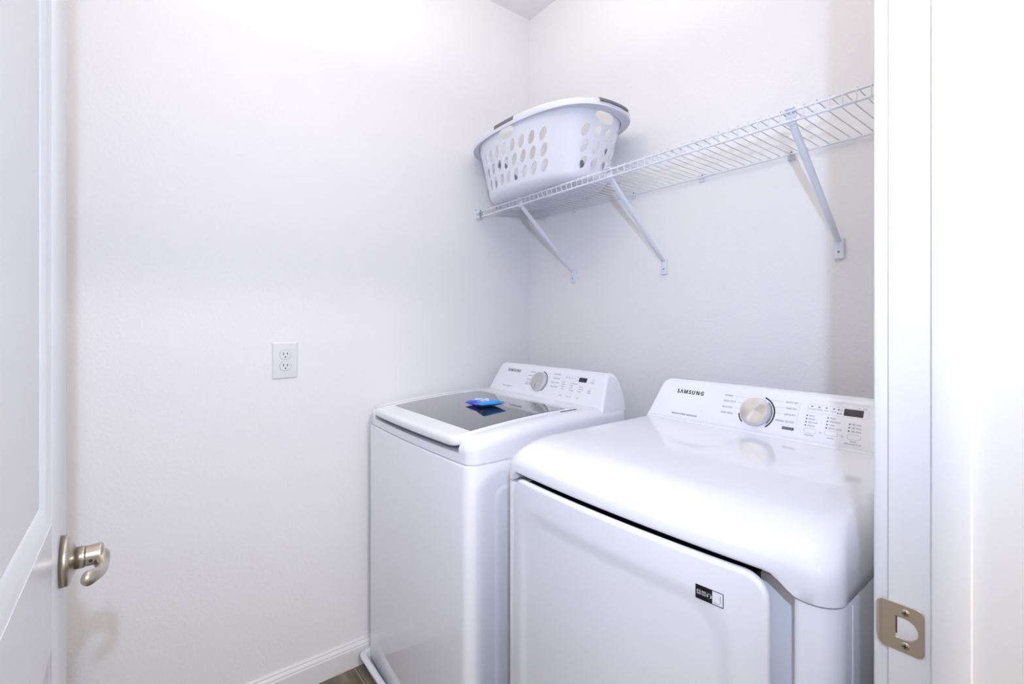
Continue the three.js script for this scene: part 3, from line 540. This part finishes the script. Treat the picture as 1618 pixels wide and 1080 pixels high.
// ---- blue sachet on the washer lid
{
  const t = thing('foil_sachet', 'crumpled shiny blue foil packet lying on the washer glass lid', 'packet', [0.42, 0.9975, 0.55]);
  const cv = document.createElement('canvas'); cv.width = 512; cv.height = 256; const c = cv.getContext('2d');
  const gr = c.createLinearGradient(0, 0, 512, 0); gr.addColorStop(0, '#5cb6fb'); gr.addColorStop(0.6, '#1f9af6'); gr.addColorStop(1, '#0c9cf2'); c.fillStyle = gr; c.fillRect(0, 0, 512, 256);
  c.fillStyle = '#0a3ade'; c.fillRect(0, 204, 372, 52); c.fillStyle = '#e9f4ff'; c.beginPath(); c.ellipse(140, 112, 118, 66, -0.15, 0, 7); c.fill(); c.fillStyle = '#86b8c8'; c.beginPath(); c.ellipse(120, 90, 52, 20, -0.1, 0, 7); c.fill();
  c.fillStyle = '#f2faff'; c.beginPath(); c.ellipse(285, 140, 36, 50, 0.5, 0, 7); c.fill(); c.fillStyle = '#2d7bdc'; c.beginPath(); c.ellipse(282, 140, 14, 16, 0, 0, 7); c.fill();
  const tx = new THREE.CanvasTexture(cv); tx.colorSpace = THREE.SRGBColorSpace;
  const mat = std({ map: tx, roughness: 0.28, clearcoat: 0.15, clearcoatRoughness: 0.15 });
  // pillow pouch: local u along its length, v across
  const pouch = (L, W, H, bend, N = 24, Kv = 14) => {
    const g = new THREE.BufferGeometry(), pos = [], uv = [], idx = [];
    for (const side of [1, -1]) for (let i = 0; i <= N; i++) for (let j = 0; j <= Kv; j++) {
      const u = i / N, v = j / Kv, a = Math.pow(Math.max(0, 1 - (2 * u - 1) ** 4), 0.6) * Math.pow(Math.max(0, 1 - (2 * v - 1) ** 4), 0.6);
      const wr = 0.0012 * Math.sin(u * 21 + v * 9) * a + 0.0008 * Math.sin(v * 30 - u * 7) * (1 - a);
      pos.push((u - 0.5) * L, H * 0.5 + side * (H * 0.5 * a + 0.0003) + wr + bend(u, v), (v - 0.5) * W * (1 - 0.06 * Math.sin(u * Math.PI)));
      uv.push(u, 1 - v);
    }
    const S = (N + 1) * (Kv + 1);
    for (let i = 0; i < N; i++) for (let j = 0; j < Kv; j++) { const a = i * (Kv + 1) + j, b = a + 1, cc = a + Kv + 1, d = cc + 1; idx.push(a, b, cc, b, d, cc, S + a, S + cc, S + b, S + b, S + cc, S + d); }
    g.setAttribute('position', new THREE.Float32BufferAttribute(pos, 3)); g.setAttribute('uv', new THREE.Float32BufferAttribute(uv, 2)); g.setIndex(idx); g.computeVertexNormals(); return g;
  };
  const g = pouch(0.135, 0.088, 0.017, (u, v) => 0.0065 + 0.005 * sstep(0.55, 1, u) - 0.004 * sstep(0.6, 1, v) * (1 - sstep(0.5, 0.8, u)));
  g.rotateY(-0.1); g.translate(0.42, 0.994, 0.55);
  part('pouch', g, mat, t);
}

// ---- wire shelf
const SY = 1.768;
{
  const t = thing('wire_shelf', 'white vinyl coated wire shelf running along the back wall', 'shelf', [0.8, SY, 0.15]);
  const xa = 0.022, xb = 1.615;
  part('back_rod', rod(V(xa, SY, 0.012), V(xb, SY, 0.012), 0.003), M.wire, t);
  part('front_rod', rod(V(xa, 1.7725, 0.305), V(xb, 1.7725, 0.305), 0.0032), M.wire, t);
  part('front_rod', rod(V(xa, 1.7505, 0.302), V(xb, 1.7505, 0.302), 0.0034), M.wire, t);
  const base = tube([V(0, SY + 0.003, 0.008), V(0, SY + 0.0035, 0.1), V(0, 1.772, 0.2), V(0, 1.777, 0.294), V(0, 1.7785, 0.304), V(0, 1.776, 0.3092), V(0, 1.765, 0.3085), V(0, 1.7505, 0.3062)], 0.0013, 22, 6);
  base.translate(-0.8, -SY, -0.15);
  for (let i = 1; i <= 62; i++) { const x = 0.0128 + i * 0.0254; if (x > xb - 0.004) break; const m = new THREE.Mesh(base, M.wire); m.name = 'wire'; m.castShadow = m.receiveShadow = true; m.position.x = x; t.add(m); }
  // wall clips
  for (const x of [0.109, 0.303, 0.622, 0.904, 1.183, 1.462]) {
    const c = part('wall_clip', [bbox(x - 0.009, x + 0.009, SY - 0.014, SY + 0.006, 0.0005, 0.006, 0.002), new THREE.TorusGeometry(0.0055, 0.0025, 8, 16, Math.PI * 1.4).rotateY(Math.PI / 2).translate(x, SY, 0.012)], M.wire, t);
    const s = new THREE.SphereGeometry(0.0028, 10, 6); s.scale(1, 1, 0.5); s.translate(x + 0.002, SY + 0.0085, 0.0045); part('clip_screw', s, M.screw, t);
  }
  // end bracket on the left wall
  part('end_bracket', [bbox(0.0005, 0.006, 1.74, 1.787, 0.283, 0.322, 0.003), bbox(0.004, 0.03, 1.7445, 1.7565, 0.295, 0.31, 0.003), bbox(0.004, 0.03, 1.766, 1.779, 0.297, 0.312, 0.003)], M.wire, t);
  for (const [y, z] of [[1.781, 0.316], [1.7455, 0.289]]) { const s = new THREE.SphereGeometry(0.0028, 10, 6); s.scale(0.5, 1, 1); s.translate(0.0062, y, z); part('clip_screw', s, M.screw, t); }
  part('end_cap', [bbox(0.03, 0.033, 1.745, 1.779, 0.297, 0.311, 0.001, 1)], M.screw, t);
}
// diagonal braces
function brace(x, label) {
  const t = thing('shelf_brace', label, 'shelf brace', [x, 1.48, 0.003], 0, 'diagonal braces under the wire shelf');
  const a = V(x, 1.752, 0.296), b = V(x, 1.505, 0.011), d = b.clone().sub(a), n = V(0, -d.z, d.y).normalize();
  const rings = [];
  for (let i = 0; i <= 16; i++) {
    const k = i / 16, p = a.clone().addScaledVector(d, k), w = 0.0082 - 0.0008 * k, h = 0.0072 - 0.0045 * sstep(0.86, 1, k) - 0.003 * (1 - sstep(0, 0.08, k));
    rings.push(Array.from({ length: 20 }, (_, j) => { const q = j / 20 * 2 * Math.PI, s = (v) => Math.sign(v) * Math.abs(v) ** 0.75; const P = p.clone().addScaledVector(n, h * s(Math.sin(q))); return [P.x + w * s(Math.cos(q)), P.y, P.z]; }));
  }
  part('strut', skin(rings, { crease: 0.9 }), M.wire, t);
  const fo = (e, z) => atZ(rr(x - 0.0125 + e, x + 0.0125 - e, 1.456 + e, 1.513 - e, 0.005, 4, 2), z);
  part('foot_plate', skin([fo(0, 0.0003), fo(0, 0.0055), fo(0.0015, 0.008), fo(0.003, 0.0085)], { crease: 0.5 }), M.wire, t);
  const s = new THREE.SphereGeometry(0.0032, 12, 6); s.scale(1, 1, 0.45); s.translate(x, 1.4755, 0.0087); part('screw', s, M.screw, t);
  part('top_clip', [bbox(x - 0.011, x + 0.011, 1.7425, 1.762, 0.2935, 0.2985, 0.002), bbox(x - 0.011, x + 0.011, 1.758, 1.768, 0.294, 0.3005, 0.002), bbox(x - 0.0105, x + 0.0105, 1.7755, 1.78, 0.293, 0.3115, 0.0018), bbox(x - 0.0105, x + 0.0105, 1.758, 1.778, 0.2945, 0.298, 0.0015)], M.wire, t);
}
brace(0.3, 'white metal diagonal brace under the shelf, nearest the corner, below the basket');
brace(0.759, 'white metal diagonal brace in the middle of the shelf, above the washer and dryer gap');
brace(1.304, 'white metal diagonal brace nearest the doorway jamb, above the dryer');

// ---- laundry basket
{
  const cx = 0.352, cz = 0.213, Y0 = 1.7805, H = 0.247, t = thing('laundry_basket', 'white plastic laundry basket with grey grips and oval holes on the wire shelf', 'basket', [cx, Y0, cz]);
  const EX = 2.5;
  const dir = (th) => { const c = Math.cos(th), s = Math.sin(th); return [Math.sign(c) * Math.abs(c) ** (2 / EX), Math.sign(s) * Math.abs(s) ** (2 / EX)]; };
  // arc length table at mid height
  const NT = 2000, AL = [0]; { let [px, pz] = dir(0); px *= 0.3; pz *= 0.18; for (let i = 1; i <= NT; i++) { let [x, z] = dir(i / NT * 2 * Math.PI); x *= 0.3; z *= 0.18; AL.push(AL[i - 1] + Math.hypot(x - px, z - pz)); px = x; pz = z; } }
  const thetaOf = (f) => { f = ((f % 1) + 1) % 1; const L = f * AL[NT]; let a = 0, b = NT; while (b - a > 1) { const m = (a + b) >> 1; AL[m] <= L ? a = m : b = m; } return (a + (L - AL[a]) / (AL[b] - AL[a])) / NT * 2 * Math.PI; };
  const axes = (h) => { const k = h / H, r = 0.028, q = h < r ? r * (1 - Math.sqrt(Math.max(0, 1 - (1 - h / r) ** 2))) : 0; return [0.272 + 0.05 * k - q, 0.152 + 0.05 * k - q]; };
  const P = (f, h, off) => { const [a, b] = axes(h), [dx, dz] = dir(thetaOf(f)); return [cx + (a + off) * dx, Y0 + h, cz + (b + off) * dz]; };
  const pos = [], idx = [];
  const TH = 0.0024;
  const addGrid = (ring0, ring1, closed) => {           // two lists of [f,h]; both skins
    const n = ring0.length, m = closed ? n : n - 1;
    for (const off of [0, -TH]) { const base = pos.length / 3; for (const r of [ring0, ring1]) for (const [f, h] of r) pos.push(...P(f, h, off)); for (let j = 0; j < m; j++) { const a = base + j, b = base + (j + 1) % n, c = a + n, d = base + n + (j + 1) % n; off ? idx.push(a, b, c, b, d, c) : idx.push(a, c, b, b, c, d); } }
  };
  const wallStrip = (ring) => { const n = ring.length, base = pos.length / 3; for (const off of [0, -TH]) for (const [f, h] of ring) pos.push(...P(f, h, off)); for (let j = 0; j < n; j++) { const a = base + j, b = base + (j + 1) % n, c = a + n, d = base + n + (j + 1) % n; idx.push(a, c, b, b, c, d); } };
  const SEG = 6;
  const solid = (f0, f1, h0, h1, rows = SEG) => { for (let i = 0; i < rows; i++) { const r = (k) => Array.from({ length: SEG + 1 }, (_, j) => [f0 + (f1 - f0) * j / SEG, h0 + (h1 - h0) * k / rows]); addGrid(r(i), r(i + 1), false); } };
  const holed = (f0, f1, h0, h1, rx, ry, shear, cy = 0, sg = SEG) => {      // rx in fraction of cell width, ry of height
    const B = [], W = f1 - f0, Hh = h1 - h0;
    for (let j = 0; j < sg; j++) B.push([j / sg, 0]); for (let j = 0; j < SEG; j++) B.push([1, j / SEG]); for (let j = 0; j < sg; j++) B.push([1 - j / sg, 1]); for (let j = 0; j < SEG; j++) B.push([0, 1 - j / SEG]);
    const hole = B.map(([u, v]) => { const a = Math.atan2((v - 0.5) * 2, (u - 0.5) * 2); const s = Math.sin(a), c = Math.cos(a); return [0.5 + rx * c + shear * s, 0.5 + cy + ry * s]; });
    const map = (q) => q.map(([u, v]) => [f0 + u * W, h0 + v * Hh]);
    const mid = B.map((b, i) => [(b[0] + hole[i][0]) / 2, (b[1] + hole[i][1]) / 2]);
    addGrid(map(B), map(mid), true); addGrid(map(mid), map(hole), true); wallStrip(map(hole));
  };
  const NCOL = 32, HB = [0, 0.034], rows = [[0.034, 0.086], [0.086, 0.138], [0.138, 0.19]], HD = [0.19, H];
  // quadrants: f=0 is +x end, 0.25 is the front (+z), 0.5 the left end, 0.75 the back
  for (let i = 0; i < NCOL; i++) {
    const f0 = i / NCOL, f1 = (i + 1) / NCOL, k = i % 8, q = Math.floor(i / 8), e = (q % 2 === 0) ? k : 7 - k;      // e: columns from an end centre
    solid(f0, f1, HB[0], HB[1]);
    const open = e !== 2 && e !== 3;
    for (const [a, b] of rows) open ? holed(f0, f1, a, b, 0.27, 0.41, -0.16) : solid(f0, f1, a, b);
    const nearHandle = (c) => { let d = Math.abs(i + 0.5 - c * NCOL); d = Math.min(d, NCOL - d); return d < 1; };
    if ([0, 0.25, 0.5].some(nearHandle)) continue;
    solid(f0, f1, HD[0], HD[1]);
  }
  for (const c of [0, 0.25, 0.5]) holed(c - 1 / NCOL, c + 1 / NCOL, HD[0], HD[1], 0.44, 0.36, 0.0, -0.06, 12);
  { // floor of the basket
    const n = 96, rings = [0.0, -TH].map((o) => Array.from({ length: n }, (_, j) => P(j / n, 0, o)));
    for (const [k, y] of [[0, 0], [1, TH]]) { const base = pos.length / 3; for (const p of rings[k]) pos.push(p[0], p[1] + y, p[2]); const c = pos.length / 3; pos.push(cx, Y0 + y, cz); for (let j = 0; j < n; j++) k ? idx.push(c, base + (j + 1) % n, base + j) : idx.push(c, base + j, base + (j + 1) % n); }
  }
  let g = new THREE.BufferGeometry(); g.setAttribute('position', new THREE.Float32BufferAttribute(pos, 3)); g.setIndex(idx);
  g = mergeVertices(g, 1e-5);
  part('body', smooth(g, 0.7), M.plastic, t);
  // rolled rim
  const prof = [[-0.0026, -0.004], [-0.0026, 0.0035], [0.002, 0.006], [0.012, 0.006], [0.0165, 0.003], [0.0185, -0.003], [0.0185, -0.019], [0.0165, -0.0205], [0.012, -0.018], [0.0003, -0.0175]];
  const NR = 128, sweep = (fs, pr) => fs.map((f) => { const [dx, dz] = dir(thetaOf(f)), [a, b] = axes(H); return pr.map(([o, y]) => { const k = o > 0 ? o * (0.36 + 1.8 * Math.abs(dx) ** 3) : o; return [cx + (a + k) * dx, Y0 + H + y, cz + (b + k) * dz]; }); });
  part('rim', skin(sweep(Array.from({ length: NR }, (_, i) => i / NR), prof), { loop: true, crease: 0.8 }), M.plastic, t);
  const gp = [[0.003, 0.0062], [0.003, 0.0082], [0.0128, 0.0082], [0.0185, 0.0045], [0.0207, -0.002], [0.0207, -0.007], [0.0187, -0.007], [0.0187, -0.003], [0.0167, 0.0032], [0.0122, 0.0062]];
  for (const c of [0.25, 0.5, 1.0]) { const w = c === 0.25 ? 0.034 : 0.033; part('grip', skin(sweep(Array.from({ length: 25 }, (_, i) => c - w + 2 * w * i / 24), gp), { crease: 0.6 }), M.gripGrey, t, 'grey soft grip'); }
}

// ------------------------------------------------------------------ added ceiling lamps (unseen, above the frame)
function lathe(L, y, p) { const g = new THREE.LatheGeometry(p.map(([r, h]) => new THREE.Vector2(r, h)), 48); g.translate(L.x, y, L.z); return g; }
{   // added bowl out of view, shaped to spread even light off the ceiling
  const L = ADDED_ROOM_LAMP, t = thing('added_ceiling_lamp', 'added unseen white uplight bowl evening out the light in the laundry room', 'ceiling lamp', [L.x, CEIL, L.z]), y = CEIL - L.drop;
  part('canopy', lathe(L, CEIL, [[0.0001, -0.001], [0.06, -0.001], [0.06, -0.012], [0.045, -0.022], [0.0001, -0.024]]), M.nickel, t);
  part('stem', rod(V(L.x, CEIL - 0.02, L.z), V(L.x, y - 0.03, L.z), 0.008), M.nickel, t);
  part('bowl', lathe(L, y, [[0.0001, -0.075], [0.1, -0.07], [L.r * 0.7, -0.05], [L.r, -0.004], [L.r + 0.004, 0.0], [L.r - 0.004, 0.0], [L.r * 0.7 - 0.004, -0.046], [0.1, -0.066], [0.0001, -0.071]]), M.trim, t);
  part('diffuser', lathe(L, y, [[0.0001, -0.012], [L.r - 0.012, -0.012], [L.r - 0.012, -0.016], [0.0001, -0.016]]), std({ color: lin(0.9, 0.9, 0.9), roughness: 0.6, emissive: L.color, emissiveIntensity: 3 }), t);
  const s = L.r * 1.7, l = new THREE.RectAreaLight(L.color, L.nits, s, s); l.position.set(L.x, y - 0.008, L.z); l.lookAt(L.x, CEIL, L.z); scene.add(l);
}
{  // made-up lamp beyond the doorway, sends light in at a low angle
  const L = ADDED_HALL_LAMP, t = thing('added_ceiling_lamp', 'added unseen round ceiling lamp in the next room, brightening the low walls', 'ceiling lamp', [L.x, CEIL, L.z]);
  part('base', lathe(L, CEIL, [[0.0001, -0.001], [L.r + 0.012, -0.001], [L.r + 0.012, -0.022], [L.r + 0.004, -0.026], [L.r + 0.002, -0.02], [0.0001, -0.02]]), M.trim, t);
  part('diffuser', lathe(L, CEIL, [[0.0001, -0.022], [L.r, -0.022], [L.r, -0.028], [L.r * 0.8, -0.036], [L.r * 0.4, -0.041], [0.0001, -0.042]]), std({ color: lin(0.9, 0.9, 0.9), roughness: 0.6, emissive: L.color, emissiveIntensity: 3 }), t);
  const s = L.r * 1.7, l = new THREE.RectAreaLight(L.color, L.nits, s, s); l.position.set(L.x, CEIL - 0.047, L.z); l.lookAt(L.x, 0, L.z); scene.add(l);
}

renderer.render(scene, camera);
